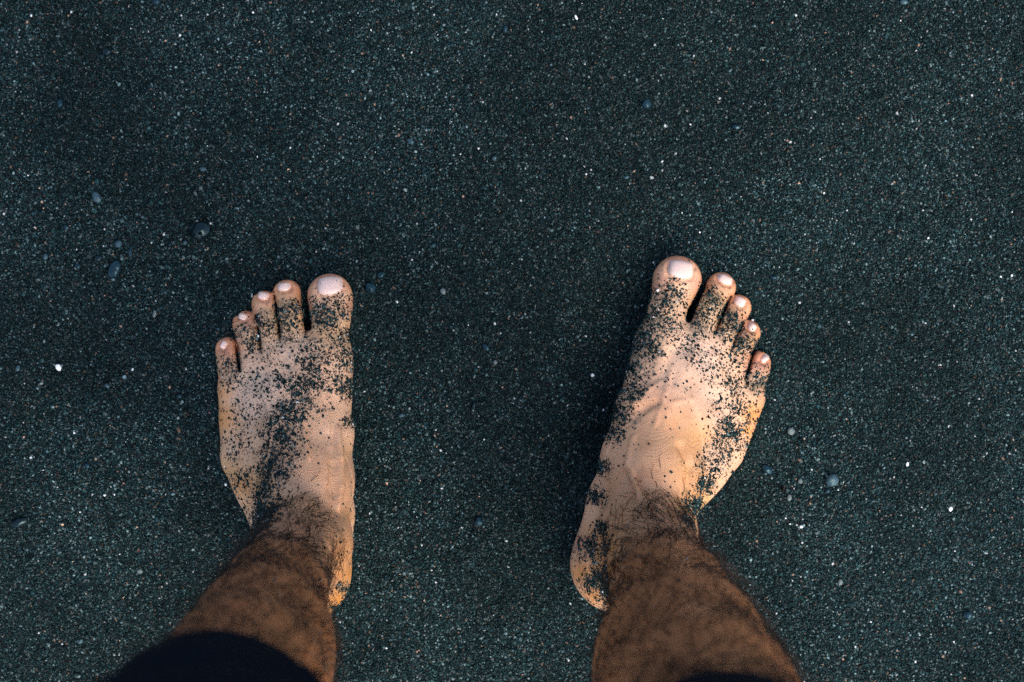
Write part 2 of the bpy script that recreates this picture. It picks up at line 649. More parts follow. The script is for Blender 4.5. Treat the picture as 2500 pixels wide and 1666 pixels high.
# ------------------------------------------------------------------ the feet and lower legs: traced joints (x, y in the photograph, height, radius)
LEFT = dict(
    mtp=[(791, 878, .022, .0185), (722, 880, .021, .0145), (674, 890, .019, .0140), (627, 914, .016, .0132), (584, 950, .013, .0125)],
    base=[(790, 1060, .037, .0185), (748, 1060, .045, .0185), (698, 1062, .040, .0180), (650, 1075, .030, .0170), (607, 1112, .018, .0150)],
    toes=[[(809, 776, .0180, .0135), (805, 728, .0150, .0157)],
          [(709, 766, .0200, .0088), (701, 719, .0120, .0096)],
          [(653, 786, .0185, .0082), (645, 742, .0112, .0084)],
          [(607, 822, .0165, .0083), (599, 790, .0105, .0086)],
          [(559, 892, .0135, .0080), (556, 853, .0100, .0080)]],
    nav=(768, 1165, .046, .0205), talus=(748, 1190, .060, .026), heel=(742, 1402, .028, .0280), cuboid=(660, 1160, .030, .0200),
    gaps=[((752, 800), (741, 712), .0030, .0020), ((683, 828), (671, 722), .0006, .0007), ((637, 855), (626, 768), .0007, .0007), ((585, 905), (576, 845), .0013, .0009)],
    veins=[(.0030, [(822, 1050), (830, 1120), (830, 1190), (822, 1240)]), (.0020, [(796, 1010), (806, 1090), (800, 1180)]), (.0016, [(760, 960), (740, 1040), (752, 1120)]),
           (.0016, [(640, 960), (668, 1030), (660, 1110)])],
    furrows=[(.0030, [(808, 1060), (817, 1130), (813, 1200)]), (.0026, [(800, 1345), (812, 1322), (826, 1318)])],
    arch=(788, 1255, .030, .0165),
    ankle=(-.1468, -.137), knee=(-.151, -.180), girth=1.0, slim=.12, side=-1,
    nails=[(805, 700, 61, 46, 3), (693, 702, 33, 21, 6), (641, 724, 29, 19, -14), (591, 775, 24, 16, -22), (544, 844, 17, 21, -28)])
RIGHT = dict(
    mtp=[(1620, 842, .022, .0185), (1692, 846, .021, .0145), (1738, 868, .019, .0140), (1780, 908, .016, .0132), (1815, 972, .013, .0125)],
    base=[(1573, 1010, .037, .0185), (1622, 1005, .045, .0185), (1672, 1018, .040, .0180), (1716, 1042, .030, .0170), (1752, 1090, .018, .0150)],
    toes=[[(1630, 753, .0180, .0132), (1653, 687, .0150, .0168)],
          [(1733, 748, .0200, .0090), (1760, 702, .0120, .0100)],
          [(1783, 790, .0185, .0082), (1803, 751, .0112, .0084)],
          [(1813, 838, .0165, .0080), (1826, 813, .0105, .0083)],
          [(1846, 910, .0135, .0086), (1851, 887, .0100, .0082)]],
    nav=(1559, 1120, .046, .0205), talus=(1600, 1170, .060, .026), heel=(1509, 1380, .028, .0285), cuboid=(1690, 1125, .030, .0200),
    gaps=[((1682, 780), (1716, 700), .0030, .0022), ((1748, 812), (1784, 722), .0007, .0008), ((1785, 857), (1813, 785), .0007, .0007), ((1821, 922), (1841, 858), .0013, .0009)],
    veins=[(.0018, [(1532, 1040), (1560, 1008), (1600, 992)]), (.0020, [(1548, 990), (1588, 952), (1616, 935)]), (.0013, [(1645, 984), (1690, 976)]),
           (.0022, [(1548, 1070), (1532, 1140), (1560, 1210)]), (.0014, [(1640, 900), (1625, 960), (1600, 1040)])],
    furrows=[(.0022, [(1540, 1022), (1570, 996), (1602, 982)]), (.0026, [(1500, 1300), (1512, 1345), (1508, 1400)]), (.003, [(1664, 1090), (1686, 1140), (1682, 1190)])],
    arch=(1514, 1222, .030, .0170),
    ankle=(.0945, -.133), knee=(.108, -.206), girth=1.12, slim=.0, side=1,
    nails=[(1662, 660, 62, 45, -9), (1770, 684, 39, 22, -24), (1806, 738, 29, 24, -30), (1836, 800, 22, 20, -38), (1868, 877, 16, 24, -50)])


def build_leg(D):
    s = D['side']
    ax, ay = D['ankle']
    kx, ky = D['knee']
    heel = P(*D['heel'][:3])
    tip = P(*D['toes'][1][1][:3])
    fwd = (tip - heel) * np.array([1, 1, 0])
    fwd /= np.linalg.norm(fwd)
    lat = np.array([fwd[1], -fwd[0], 0]) * s           # towards the little toe
    pts = [P(*q[:3]) for q in D['mtp']] + [P(*q[:3]) for t in D['toes'] for q in t] + [heel]
    pts = np.array(pts)
    lo = pts.min(0) - .035
    hi = pts.max(0) + .035
    lo = np.minimum(lo, [min(ax, kx) - .078, min(ay, ky) - .085, 0])
    hi = np.maximum(hi, [max(ax, kx) + .078, max(ay, ky) + .07, 0])
    lo[2], hi[2] = -.009, .545
    F = Field(lo, hi, .0012)
    A = np.array([ax, ay, 0.0])

    def at(f, l, z):
        return A + fwd * f + lat * l + np.array([0, 0, z])

    def pr(q):
        return P(*q[:3]), q[3]
    h, hr = pr(D['heel'])
    ta, tr = pr(D['talus'])
    na, nr = pr(D['nav'])
    cu, cr = pr(D['cuboid'])
    # shank
    K = np.array([kx, ky, 0])

    def sh(t, f, l, z):
        c = A + (K - A) * t
        return np.array([c[0], c[1], 0]) + fwd * f + lat * l + np.array([0, 0, z])
    shank = [(sh(0, 0, 0, .080), .0302), (sh(0, -.001, 0, .115), .0288), (sh(.12, -.001, 0, .15), .0295), (sh(.30, 0, .001, .22), .0345),
             (sh(.55, 0, 0, .30), .0420), (sh(.78, 0, 0, .38), .0470), (sh(1, 0, 0, .46), .0495), (sh(1, .001, 0, .51), .0530), (sh(1.1, -.004, 0, .60), .062)]
    slim = D['slim']
    shank = [(p, r * (1 - slim * sstep(.10, .16, p[2]) * (1 - sstep(.42, .62, p[2])))) for p, r in shank]
    shank = [(p, r * (1 + (D['girth'] - 1) * sstep(.12, .35, p[2]))) for p, r in shank]
    for (p, r), (q, r2) in zip(shank[:-1], shank[1:]):
        F.add(p, r, q, r2, .012)
    F.add(sh(.5, -.016, -s * 0 - .010, .27), .033 * (1 - slim), sh(.75, -.024, -.008, .36), .043 * (1 - slim), .02)      # calf, inner head
    F.add(sh(.5, -.016, .012, .29), .030 * (1 - slim), sh(.75, -.022, .012, .37), .038 * (1 - slim), .02)                # calf, outer head
    F.add(h + [0, 0, .02], .020, at(-.030, 0, .10), .011, .018)                                 # heel cord
    F.add(at(-.030, 0, .10), .011, sh(.3, -.028, 0, .20), .016, .022)
    F.add(at(.003, -.0208, .093), .0095, at(.0, -.019, .115), .008, .010)                       # ankle bones
    F.add(at(-.010, .0270, .078), .0110, at(-.009, .024, .105), .008, .012)
    F.add(at(.026, -.006, .075), .008, sh(.2, .027, -.005, .17), .004, .012)                    # tendon in front of the ankle
    # rear and middle of the foot
    F.add(h, hr, at(-.005, 0, .075), .030, .015)
    F.add(h + lat * 0 + [0, 0, -.008], hr * .98, h + fwd * .03 + [0, 0, -.010], hr * .95, .01)
    F.add(at(.0, 0, .075), .030, ta, tr, .016)
    F.add(ta, tr, na, nr, .014)
    arch, arr = pr(D['arch'])
    F.add(na, nr * .9, arch, arr, .022)
    F.add(arch, arr, h, hr * .95, .020)
    F.add(h + fwd * .01, hr * .9, cu, cr, .016)
    F.add(ta, tr * .9, cu, cr, .018)
    M = [pr(q) for q in D['mtp']]
    B = [pr(q) for q in D['base']]
    for (b, br) in B[:3]:
        F.add(na if b is B[0][0] else ta, nr if b is B[0][0] else tr * .85, b, br, .014)
    for (b, br) in B[3:]:
        F.add(cu, cr, b, br, .014)
    hh, r5 = B[4]
    F.add(h + fwd * .02 + lat * .002, hr * .86, hh, r5, .012)
    for i in range(5):
        F.add(B[i][0], B[i][1], M[i][0], M[i][1], .010)
    for i in range(4):                                                                           # web of the forefoot
        F.add(M[i][0] - [0, 0, .002], M[i][1] * .82, M[i + 1][0] - [0, 0, .002], M[i + 1][1] * .82, .008)
        F.add(B[i][0] - [0, 0, .004], B[i][1] * .85, B[i + 1][0] - [0, 0, .004], B[i + 1][1] * .85, .01)
        mid0 = (B[i][0] + M[i][0]) / 2
        mid1 = (B[i + 1][0] + M[i + 1][0]) / 2
        F.add(mid0 - [0, 0, .003], .0145, mid1 - [0, 0, .003], .0135, .012)
    # the ball of the foot and the sole
    F.add(M[0][0] - [0, 0, .004], .0185, M[0][0] - fwd * .012 - [0, 0, .004], .017, .008)
    F.add(M[4][0] - [0, 0, .001], .012, hh - [0, 0, .002], .014, .01)
    # extensor tendons and veins on the instep
    for i, rad in ((0, .0034), (1, .0026), (2, .0024), (3, .0022)):
        t0, t1 = B[i][0] + [0, 0, B[i][1] - .0004], M[i][0] + [0, 0, M[i][1] - .0004]
        c0 = ta + [0, 0, tr - .002] + lat * (.002 * i - .004)
        F.add(c0, rad, t0, rad, .004)
        F.add(t0, rad, t1, rad * .8, .004)
    for k in range(5):
        u0 = .15 + .16 * k
        i = k % 3
        a = B[i][0] * (1 - u0) + M[i][0] * u0 + [0, 0, (B[i][1] * (1 - u0) + M[i][1] * u0)]
        b_ = B[i + 1][0] * (1 - u0 - .2) + M[i + 1][0] * (u0 + .2) + [0, 0, (B[i + 1][1] + M[i + 1][1]) / 2 + .0003]
        F.add(a - [0, 0, .0006], .0016, b_ - [0, 0, .0004], .0013, .004)
    # toes: each blended with the foot, then joined by a crease
    zc = int(.07 / F.h)
    body = F.f[:, :, :zc].copy()
    res = body.copy()
    for i in range(5):
        T = Field(lo, lo + F.h * (F.n - 1), F.h) if False else Field.__new__(Field)
        T.lo, T.h, T.n = F.lo, F.h, np.array(body.shape)
        T.f = np.full(body.shape, 1.0, np.float32)
        (m, mr), (p, p_r), (q, q_r) = M[i], pr(D['toes'][i][0]), pr(D['toes'][i][1])
        k = .006
        T.add(m - fwd * .004, mr * (.66 if i else .80), p, p_r, k)
        dm = p * .45 + q * .55
        T.add(p, p_r, dm, min(p_r, q_r) * (.90 if i else .97), k * .6)
        T.add(dm, min(p_r, q_r) * (.90 if i else .97), q, q_r, k * .6)
        d = (q - p) / np.linalg.norm(q - p)
        side_v = np.array([d[1], -d[0], 0])
        if i == 0:
            w = q_r * .80
            for sg in (-1, 1):
                T.add(q + side_v * sg * q_r * .18 - d * .004 - [0, 0, .002], w, q + side_v * sg * q_r * .12 + d * .003 - [0, 0, .002], w * .98, .006)
            T.add(p + [0, 0, p_r * .55], .006, p + d * .004 + [0, 0, p_r * .5], .006, .006)
        else:
            T.add(p + [0, 0, p_r * .42], p_r * .62, p + d * .002 + [0, 0, p_r * .36], p_r * .6, .005)
            T.add(q - [0, 0, .0015], q_r * .95, q - d * .003 - [0, 0, .0015], q_r * .95, .005)
        tk = .0075
        g = np.maximum(tk - np.abs(body - T.f), 0) / tk
        bl = np.minimum(body, T.f) - g * g * tk * .25
        # a thin gap keeps neighbouring toes apart
        g2 = np.maximum(.0016 - np.abs(res - bl), 0) / .0016
        res = np.minimum(res, bl) - g2 * g2 * .0016 * .1
    F.f[:, :, :zc] = res
    for (w0, w1, g0, g1) in D['gaps']:
        for zz in np.arange(.004, .036, .002):
            F.cut(P(*w0, zz), g0 * (.6 if g0 > .002 else .62), P(*w1, zz), g1 * (.6 if g1 > .001 else .55), .0022)

    def surf(X, Y):
        p = P(X, Y, .05)
        for _ in range(3):
            ix, iy = ((p[:2] - F.lo[:2]) / F.h).round().astype(int)
            col_ = np.where(F.f[ix, iy, :int(.16 / F.h)] < 0)[0]
            p = P(X, Y, F.lo[2] + F.h * (col_.max() if len(col_) else 0))
        return p
    for rad, line in D['veins']:
        pp = [surf(*q) for q in line]
        for u0, u1 in zip(pp[:-1], pp[1:]):
            F.add(u0 - [0, 0, rad * .45], rad, u1 - [0, 0, rad * .45], rad, .002)
    for rad, line in D['furrows']:
        pp = [surf(*q) for q in line]
        for u0, u1 in zip(pp[:-1], pp[1:]):
            F.cut(u0 + [0, 0, rad * .5], rad, u1 + [0, 0, rad * .5], rad, .004)
    # knuckle folds and the nail bed hollow
    for i in range(5):
        p, p_r = pr(D['toes'][i][0])
        q, q_r = pr(D['toes'][i][1])
        d = (q - p) / np.linalg.norm(q - p)
        sv = np.array([d[1], -d[0], 0])
        for off in ((-.002, .0013, .0040) if i == 0 else (-.001, .0016)):
            top = p + d * off + [0, 0, p_r * (1.05 if i == 0 else 1.12)]
            F.cut(top - sv * p_r * .6 - [0, 0, p_r * .12], .00055, top + sv * p_r * .6 - [0, 0, p_r * .12], .00055, .0018)
    # groove round the root and the sides of every nail
    for i, (X, Y, w, hgt, ang) in enumerate(D['nails']):
        ca, sa = math.cos(R(ang)), math.sin(R(ang))
        ring = []
        for t in np.linspace(-.75, math.pi + .75, 15):
            px, py = math.cos(t) * w * .53, math.sin(t) * hgt * .53
            px, py = px / max(1e-6, (abs(math.cos(t)) ** 3.2 + abs(math.sin(t)) ** 3.2) ** (1 / 3.2)), py / max(1e-6, (abs(math.cos(t)) ** 3.2 + abs(math.sin(t)) ** 3.2) ** (1 / 3.2))
            ring.append((X + px * ca + py * sa, Y - px * sa + py * ca))
        pp = [surf(*q) for q in ring]
        for u0, u1 in zip(pp[:-1], pp[1:]):
            if abs(u0[2] - u1[2]) < .004:
                F.cut(u0, .0008, u1, .0008, .0016)
    v, f = F.mesh()
    v = relax(v, f, 2)
    return v, f, dict(fwd=fwd, lat=lat, A=A, K=K)


def blobs(X, Y, items):
    out = np.zeros(X.shape)
    for (cx, cy, r, a) in items:
        out = np.maximum(out, a * np.exp(-(((X - cx) ** 2 + (Y - cy) ** 2) / r ** 2) ** 1.3))
    return out


SAND_L = [(805, 765, 52, .85), (800, 810, 40, .55), (706, 760, 36, .62), (708, 805, 34, .5), (655, 790, 32, .55), (660, 830, 30, .4), (606, 815, 30, .6), (615, 850, 30, .4),
          (560, 890, 32, .45), (568, 930, 32, .45), (775, 862, 42, .8), (835, 880, 32, .75), (745, 890, 40, .7), (700, 925, 45, .6), (640, 940, 55, .45), (845, 950, 28, .85),
          (850, 1030, 20, .7), (800, 930, 40, .65), (770, 930, 40, .8), (735, 965, 46, .9), (705, 1010, 50, .95), (690, 1055, 52, 1), (680, 1105, 48, 1), (668, 1150, 46, 1),
          (658, 1200, 42, 1), (648, 1250, 40, 1), (645, 1300, 38, 1.1), (615, 1335, 40, 1.1), (610, 1010, 60, .38), (585, 1090, 45, .42), (600, 1170, 36, .55), (780, 990, 50, .25),
          (560, 1365, 40, .5), (838, 1440, 18, .6), (820, 1480, 14, .5)]
SAND_R = [(1635, 725, 46, .7), (1612, 775, 42, .75), (1572, 840, 46, 1), (1552, 900, 38, 1), (1535, 955, 36, 1), (1518, 1010, 32, 1), (1502, 1060, 26, .7), (1472, 1140, 20, .9),
          (1457, 1215, 22, 1), (1640, 805, 48, .55), (1735, 745, 36, .95), (1715, 785, 36, .85), (1783, 790, 30, .85), (1770, 825, 30, .6), (1815, 842, 28, .8), (1800, 880, 32, .6),
          (1845, 930, 34, .7), (1700, 840, 55, .5), (1750, 880, 50, .42), (1740, 920, 45, .3), (1800, 950, 48, .7), (1770, 985, 40, .55), (1810, 1005, 40, .7), (1785, 1050, 40, .95),
          (1760, 1085, 36, 1), (1795, 1075, 30, .8), (1740, 1130, 34, .8), (1722, 1180, 26, 1), (1692, 1235, 24, 1), (1668, 1280, 22, 1), (1440, 1340, 34, .7), (1452, 1420, 34, .85),
          (1492, 1330, 22, .8), (1496, 1395, 26, 1), (1480, 1450, 26, 1.1), (1470, 1290, 18, .8), (1660, 940, 60, .07), (1620, 900, 50, .12)]

TOE_FILM = [(806, 775, 50, .6), (706, 770, 38, .95), (655, 795, 34, .95), (606, 825, 32, .9), (560, 895, 32, .7), (705, 820, 40, .5), (830, 830, 40, .6), (650, 850, 40, .4),
                      (1630, 740, 44, .8), (1735, 745, 40, 1), (1785, 792, 32, 1), (1817, 842, 30, 1), (1848, 930, 34, .9), (1570, 850, 40, .7), (1715, 790, 40, .8), (1600, 790, 40, .7)]

FOOT_C = np.array([.60, .36, .22])
PINK = np.array([.50, .215, .145])
ORANGE = np.array([.56, .235, .055])
OCHRE = np.array([.52, .28, .095])
TAN = np.array([.31, .120, .050])
PALE = np.array([.62, .44, .335])
MAUVE = np.array([.46, .265, .175])
TONES = {
    'L': [(OCHRE, [(700, 770, 60, .5), (560, 1150, 40, .5), (800, 800, 50, .5), (840, 1100, 26, .5), (620, 1180, 50, .6)]),
          (ORANGE, [(545, 1020, 40, .75), (548, 960, 26, .6), (835, 1350, 46, .8), (840, 1400, 40, .9), (825, 1470, 50, 1), (590, 1180, 28, .6), (850, 1260, 22, .35), (738, 735, 16, .6)]),
          (PINK, [(805, 672, 50, .85), (752, 740, 22, .6), (856, 745, 20, .6), (706, 690, 34, .7), (648, 716, 30, .7), (600, 772, 34, .75), (556, 845, 38, .8), (575, 880, 18, .6)]),
          (PALE, [(640, 960, 70, .6), (700, 860, 50, .4), (800, 1080, 45, .5), (770, 1200, 40, .3)]),
          (MAUVE, [(745, 1270, 70, .6), (700, 1330, 60, .5)])],
    'R': [(OCHRE, [(1690, 1090, 60, .8), (1660, 1030, 40, .4), (1680, 1150, 50, .8), (1690, 1220, 50, .9), (1735, 740, 50, .5), (1790, 790, 40, .5), (1825, 840, 40, .6)]),
          (ORANGE, [(1838, 1010, 30, .9), (1825, 1050, 22, .8), (1480, 1330, 36, .95), (1480, 1390, 34, .9), (1425, 1400, 30, .8), (1450, 1450, 30, .8), (1672, 1240, 26, .5), (1728, 700, 16, .5),
                    (1440, 1300, 20, .4)]),
          (PINK, [(1662, 632, 44, .85), (1600, 690, 34, .6), (1702, 700, 24, .7), (1755, 672, 30, .7), (1722, 690, 16, .5), (1803, 725, 26, .6), (1822, 790, 30, .8), (1850, 880, 36, .9),
                  (1620, 960, 44, .3), (1828, 905, 20, .7), (1425, 1330, 24, .5)]),
          (PALE, [(1700, 880, 70, .7), (1660, 930, 70, .5), (1730, 970, 50, .6), (1760, 1010, 40, .5), (1520, 1130, 40, .4), (1740, 1120, 40, .6)]),
          (MAUVE, [(1540, 1180, 60, .5), (1600, 1250, 60, .6), (1545, 1010, 30, .35), (1580, 980, 30, .25)])]}


def paint(v, info, key):
    X, Y = project(v)
    n = len(v)
    c = np.tile(FOOT_C, (n, 1))
    for col, items in TONES[key]:
        w = blobs(X, Y, items)[:, None]
        c = c * (1 - w) + col * w
    z = v[:, 2]
    nz = fbm(v, 55, 11, 3)
    t = sstep(.06, .25, z + (nz - .5) * .03)
    warm = np.array([.47, .20, .072])
    tan = TAN * (0.8 + .5 * nz[:, None])
    inner = np.clip(-((v - info['A']) @ info['lat']) / .035, 0, 1)
    tan = tan * (1 - .45 * inner[:, None]) + warm * .45 * inner[:, None]
    if key == 'R':
        outer = np.clip(((v - info['A']) @ info['lat']) / .035, 0, 1)
        tan = tan * (1 - .4 * outer[:, None]) + warm * .4 * outer[:, None]
    keep = blobs(X, Y, [(835, 1350, 50, .75), (840, 1410, 40, .8), (1480, 1340, 34, .8), (1482, 1400, 28, .7)])
    t = t * (1 - keep)
    c = c * (1 - t[:, None]) + tan * t[:, None]
    # the soles and the skin against the ground are rosier
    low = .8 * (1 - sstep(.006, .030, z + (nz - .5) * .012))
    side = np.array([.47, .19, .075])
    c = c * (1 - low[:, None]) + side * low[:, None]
    hind = .55 * sstep(.035, .075, z) * (1 - sstep(.12, .17, z))
    c = c * (1 - hind[:, None]) + np.array([.46, .225, .105]) * hind[:, None]
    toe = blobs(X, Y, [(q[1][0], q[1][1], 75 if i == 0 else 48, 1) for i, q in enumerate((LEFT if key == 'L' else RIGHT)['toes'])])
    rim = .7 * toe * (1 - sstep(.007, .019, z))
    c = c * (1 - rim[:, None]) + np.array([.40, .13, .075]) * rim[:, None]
    sand = blobs(X, Y, SAND_L if key == 'L' else SAND_R) * (1 - sstep(.12, .17, z))
    cr = np.zeros(n)
    if key == 'R':
        cr = blobs(X, Y, [(1690, 1130, 70, 1), (1660, 1210, 60, 1), (1600, 1130, 80, .7), (1560, 1180, 70, .6), (1620, 1060, 60, .5)])
    else:
        cr = blobs(X, Y, [(780, 1150, 70, .6), (770, 1230, 60, .8), (820, 1260, 40, .6), (760, 1080, 50, .4)])
    along = (v - info['A']) @ info['fwd'] + .55 * np.abs((v - info['A']) @ info['lat'] - .0) * (1 if key == 'R' else .4) + z * .8
    tf = blobs(X, Y, TOE_FILM)
    return c, sand, cr, along, tf


person = bpy.data.objects.new('person', None)
COL.objects.link(person)
person.location = (-.024, -.1, 0)
person.empty_display_size = .1
tag(person, 'barefoot person in navy shorts standing with hairy legs and sand-crusted feet', 'person')
PINV = Vector((.024, .1, 0))


def child(name, mesh, mat):
    o = link(name, mesh, mat, person)
    o.location = PINV
    return o


VL, FL, IL = build_leg(LEFT)
VR, FR, IR = build_leg(RIGHT)
fill_distance(VL, VR)
build_ground()
build_sand_grains()


# ------------------------------------------------------------------ thighs, trunk, arms and head (behind and above the frame)
CX = -.024
KL, KR = np.array([-.151, -.180, .5]), np.array([.108, -.206, .5])
HL, HR_ = np.array([CX - .088, -.205, .90]), np.array([CX + .088, -.205, .90])


def trunk(F, g):
    a = F.add
    for hp, s in ((HL, -1), (HR_, 1)):
        a(hp, .082 + g, np.array([CX + s * .06, -.20, 1.0]), .085 + g, .05)
    a((CX - .05, -.20, 1.0), .098 + g, (CX - .045, -.19, 1.12), .092 + g, .05)
    a((CX + .05, -.20, 1.0), .098 + g, (CX + .045, -.19, 1.12), .092 + g, .05)
    a((CX - .06, -.19, 1.12), .092 + g, (CX - .075, -.19, 1.33), .098 + g, .05)
    a((CX + .06, -.19, 1.12), .092 + g, (CX + .075, -.19, 1.33), .098 + g, .05)
    a((CX - .07, -.19, 1.36), .075 + g, (CX - .165, -.195, 1.385), .055 + g, .04)
    a((CX + .07, -.19, 1.36), .075 + g, (CX + .165, -.195, 1.385), .055 + g, .04)


def build_upper():
    F = Field((CX - .36, -.36, .48), (CX + .36, .06, 1.80), .007)
    trunk(F, 0)
    for k, hp in ((KL, HL), (KR, HR_)):
        F.add(k + [0, 0, .02], .054, k * .55 + hp * .45, .068, .03)
        F.add(k * .55 + hp * .45, .068, hp, .085, .04)
    F.add((CX, -.18, 1.40), .054, (CX, -.15, 1.50), .052, .03)                      # neck
    F.add((CX, -.120, 1.545), .060, (CX, -.135, 1.62), .078, .03)                   # head, bowed
    F.add((CX, -.115, 1.65), .080, (CX, -.15, 1.66), .082, .03)
    F.add((CX, -.075, 1.53), .028, (CX, -.10, 1.50), .030, .03)                     # jaw
    F.add((CX, -.036, 1.60), .010, (CX, -.026, 1.575), .013, .012)                  # nose
    for s in (-1, 1):
        F.add((CX + s * .078, -.125, 1.615), .010, (CX + s * .084, -.13, 1.575), .009, .008)   # ears
        F.add((CX + s * .185, -.195, 1.375), .050, (CX + s * .235, -.225, 1.09), .039, .02)
    v, f = F.mesh()
    for s in (-1, 1):                                                               # forearms and hands, at a finer step
        el, wr = np.array([CX + s * .235, -.225, 1.09]), np.array([CX + s * .255, -.20, .86])
        G = Field(np.minimum(el, wr) - [.06, .06, .22], np.maximum(el, wr) + [.06, .08, .05], .0028)
        G.add(el, .0395, wr, .026, .012)
        G.add(wr, .0255, wr + [0, .003, -.035], .026, .015)
        for j in range(4):                                                          # palm, then fingers of unequal length
            b = wr + [0, .030 - .0205 * j, -.088 + .004 * abs(j - 1)]
            G.add(wr + [0, .012 - .008 * j, -.03], .013, b, .0105, .012)
            ln = (.040, .045, .041, .032)[j]
            m = b + [-s * .006, .001 * (1.5 - j), -ln]
            G.add(b, .0098, m, .0086, .003)
            e = m + [-s * .014, 0, -ln * .55]
            G.add(m, .0086, e, .0080, .003)
            G.add(e, .0080, e + [-s * .012, 0, -ln * .32], .0070, .003)
        tb = wr + [-s * .008, .022, -.030]
        t1 = tb + [-s * .010, .026, -.036]
        G.add(tb, .013, t1, .0105, .008)
        G.add(t1, .0105, t1 + [-s * .006, .008, -.030], .0090, .003)
        v2, f2 = G.mesh()
        f = np.concatenate([f, f2 + len(v)])
        v = np.concatenate([v, relax(v2, f2, 1)])
    return v, f


VU, FU = build_upper()


def assemble_body():
    V = np.concatenate([VL, VR, VU])
    Fc = np.concatenate([FL, FR + len(VL), FU + len(VL) + len(VR)])
    me = mesh_from('body', V, Fc)
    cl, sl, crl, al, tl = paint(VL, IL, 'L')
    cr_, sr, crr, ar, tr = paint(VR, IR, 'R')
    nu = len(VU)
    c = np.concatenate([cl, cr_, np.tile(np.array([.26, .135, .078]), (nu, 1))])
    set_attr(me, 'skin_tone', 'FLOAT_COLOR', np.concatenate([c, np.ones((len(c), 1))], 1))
    set_attr(me, 'dirt', 'FLOAT', np.clip(np.concatenate([sl, sr, np.zeros(nu)]), 0, 1))
    set_attr(me, 'toe_film', 'FLOAT', np.concatenate([tl, tr, np.zeros(nu)]))
    set_attr(me, 'crease', 'FLOAT', np.concatenate([crl, crr, np.zeros(nu)]))
    set_attr(me, 'along', 'FLOAT', np.concatenate([al, ar, np.zeros(nu)]))
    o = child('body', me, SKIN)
    return o


BODY = assemble_body()


def tri_sample(V, Fq, n, weight=None):
    a, b, c, d = (V[Fq[:, i]] for i in range(4))
    nrm = np.cross(c - a, d - b)
    area = np.linalg.norm(nrm, axis=1) * .5
    nrm /= np.maximum(np.linalg.norm(nrm, axis=1, keepdims=True), 1e-12)
    w = area.copy()
    if weight is not None:
        w *= weight[Fq].mean(1)
    w /= w.sum()
    i = rng.choice(len(Fq), n, p=w)
    u, t = rng.random((n, 1)), rng.random((n, 1))
    p = (a[i] * (1 - u) + b[i] * u) * (1 - t) + (d[i] * (1 - u) + c[i] * u) * t
    return p, nrm[i]


def stuck_sand():
    P_, S_, T_ = [], [], []
    for key, V, Fq, items, info in (('L', VL, FL, SAND_L, IL), ('R', VR, FR, SAND_R, IR)):
        X, Y = project(V)
        w = blobs(X, Y, items) * (1 - sstep(.12, .165, V[:, 2])) * (V[:, 2] > .004)
        w = np.maximum(w, .85 * blobs(X, Y, TOE_FILM) * (V[:, 2] > .004))
        clump = sstep(.40, .62, fbm(V, 170, 5 if key == 'L' else 6, 3))
        clump2 = sstep(.35, .65, fbm(V, 420, 15, 2))
        w1 = np.clip(w, 0, 1.1) ** 1.5 * (.38 + .62 * clump) * (.4 + .6 * clump2) + (.004 + .30 * (1 - sstep(.006, .013, V[:, 2]))) * (V[:, 2] > .002)
        p, nr = tri_sample(V, Fq, 27000, w1)
        up = nr[:, 2] > -.2
        p, nr = p[up], nr[up]
        s = np.clip(np.exp(rng.normal(math.log(.00094), .38, len(p))), .0004, .0023)
        P_.append(p + nr * (s * .12)[:, None]); S_.append(s); T_.append(grain_tones(len(p), .75, .006, .04))
        w2 = np.clip(w, 0, 1) * (.35 + .65 * clump) + .01 * (V[:, 2] > .004)
        p, nr = tri_sample(V, Fq, 13000, w2)
        s = rng.uniform(.0003, .0007, len(p))
        P_.append(p + nr * (s * .1)[:, None]); S_.append(s); T_.append(grain_tones(len(p), .7, .03, .22))
    o = scatter('stuck_sand', np.concatenate(P_), np.concatenate(S_), np.concatenate(T_), person, flat=.6)
    o.location = PINV
    tag(o, 'dark wet sand grains stuck to both feet', None, None, 'stuff')


stuck_sand()


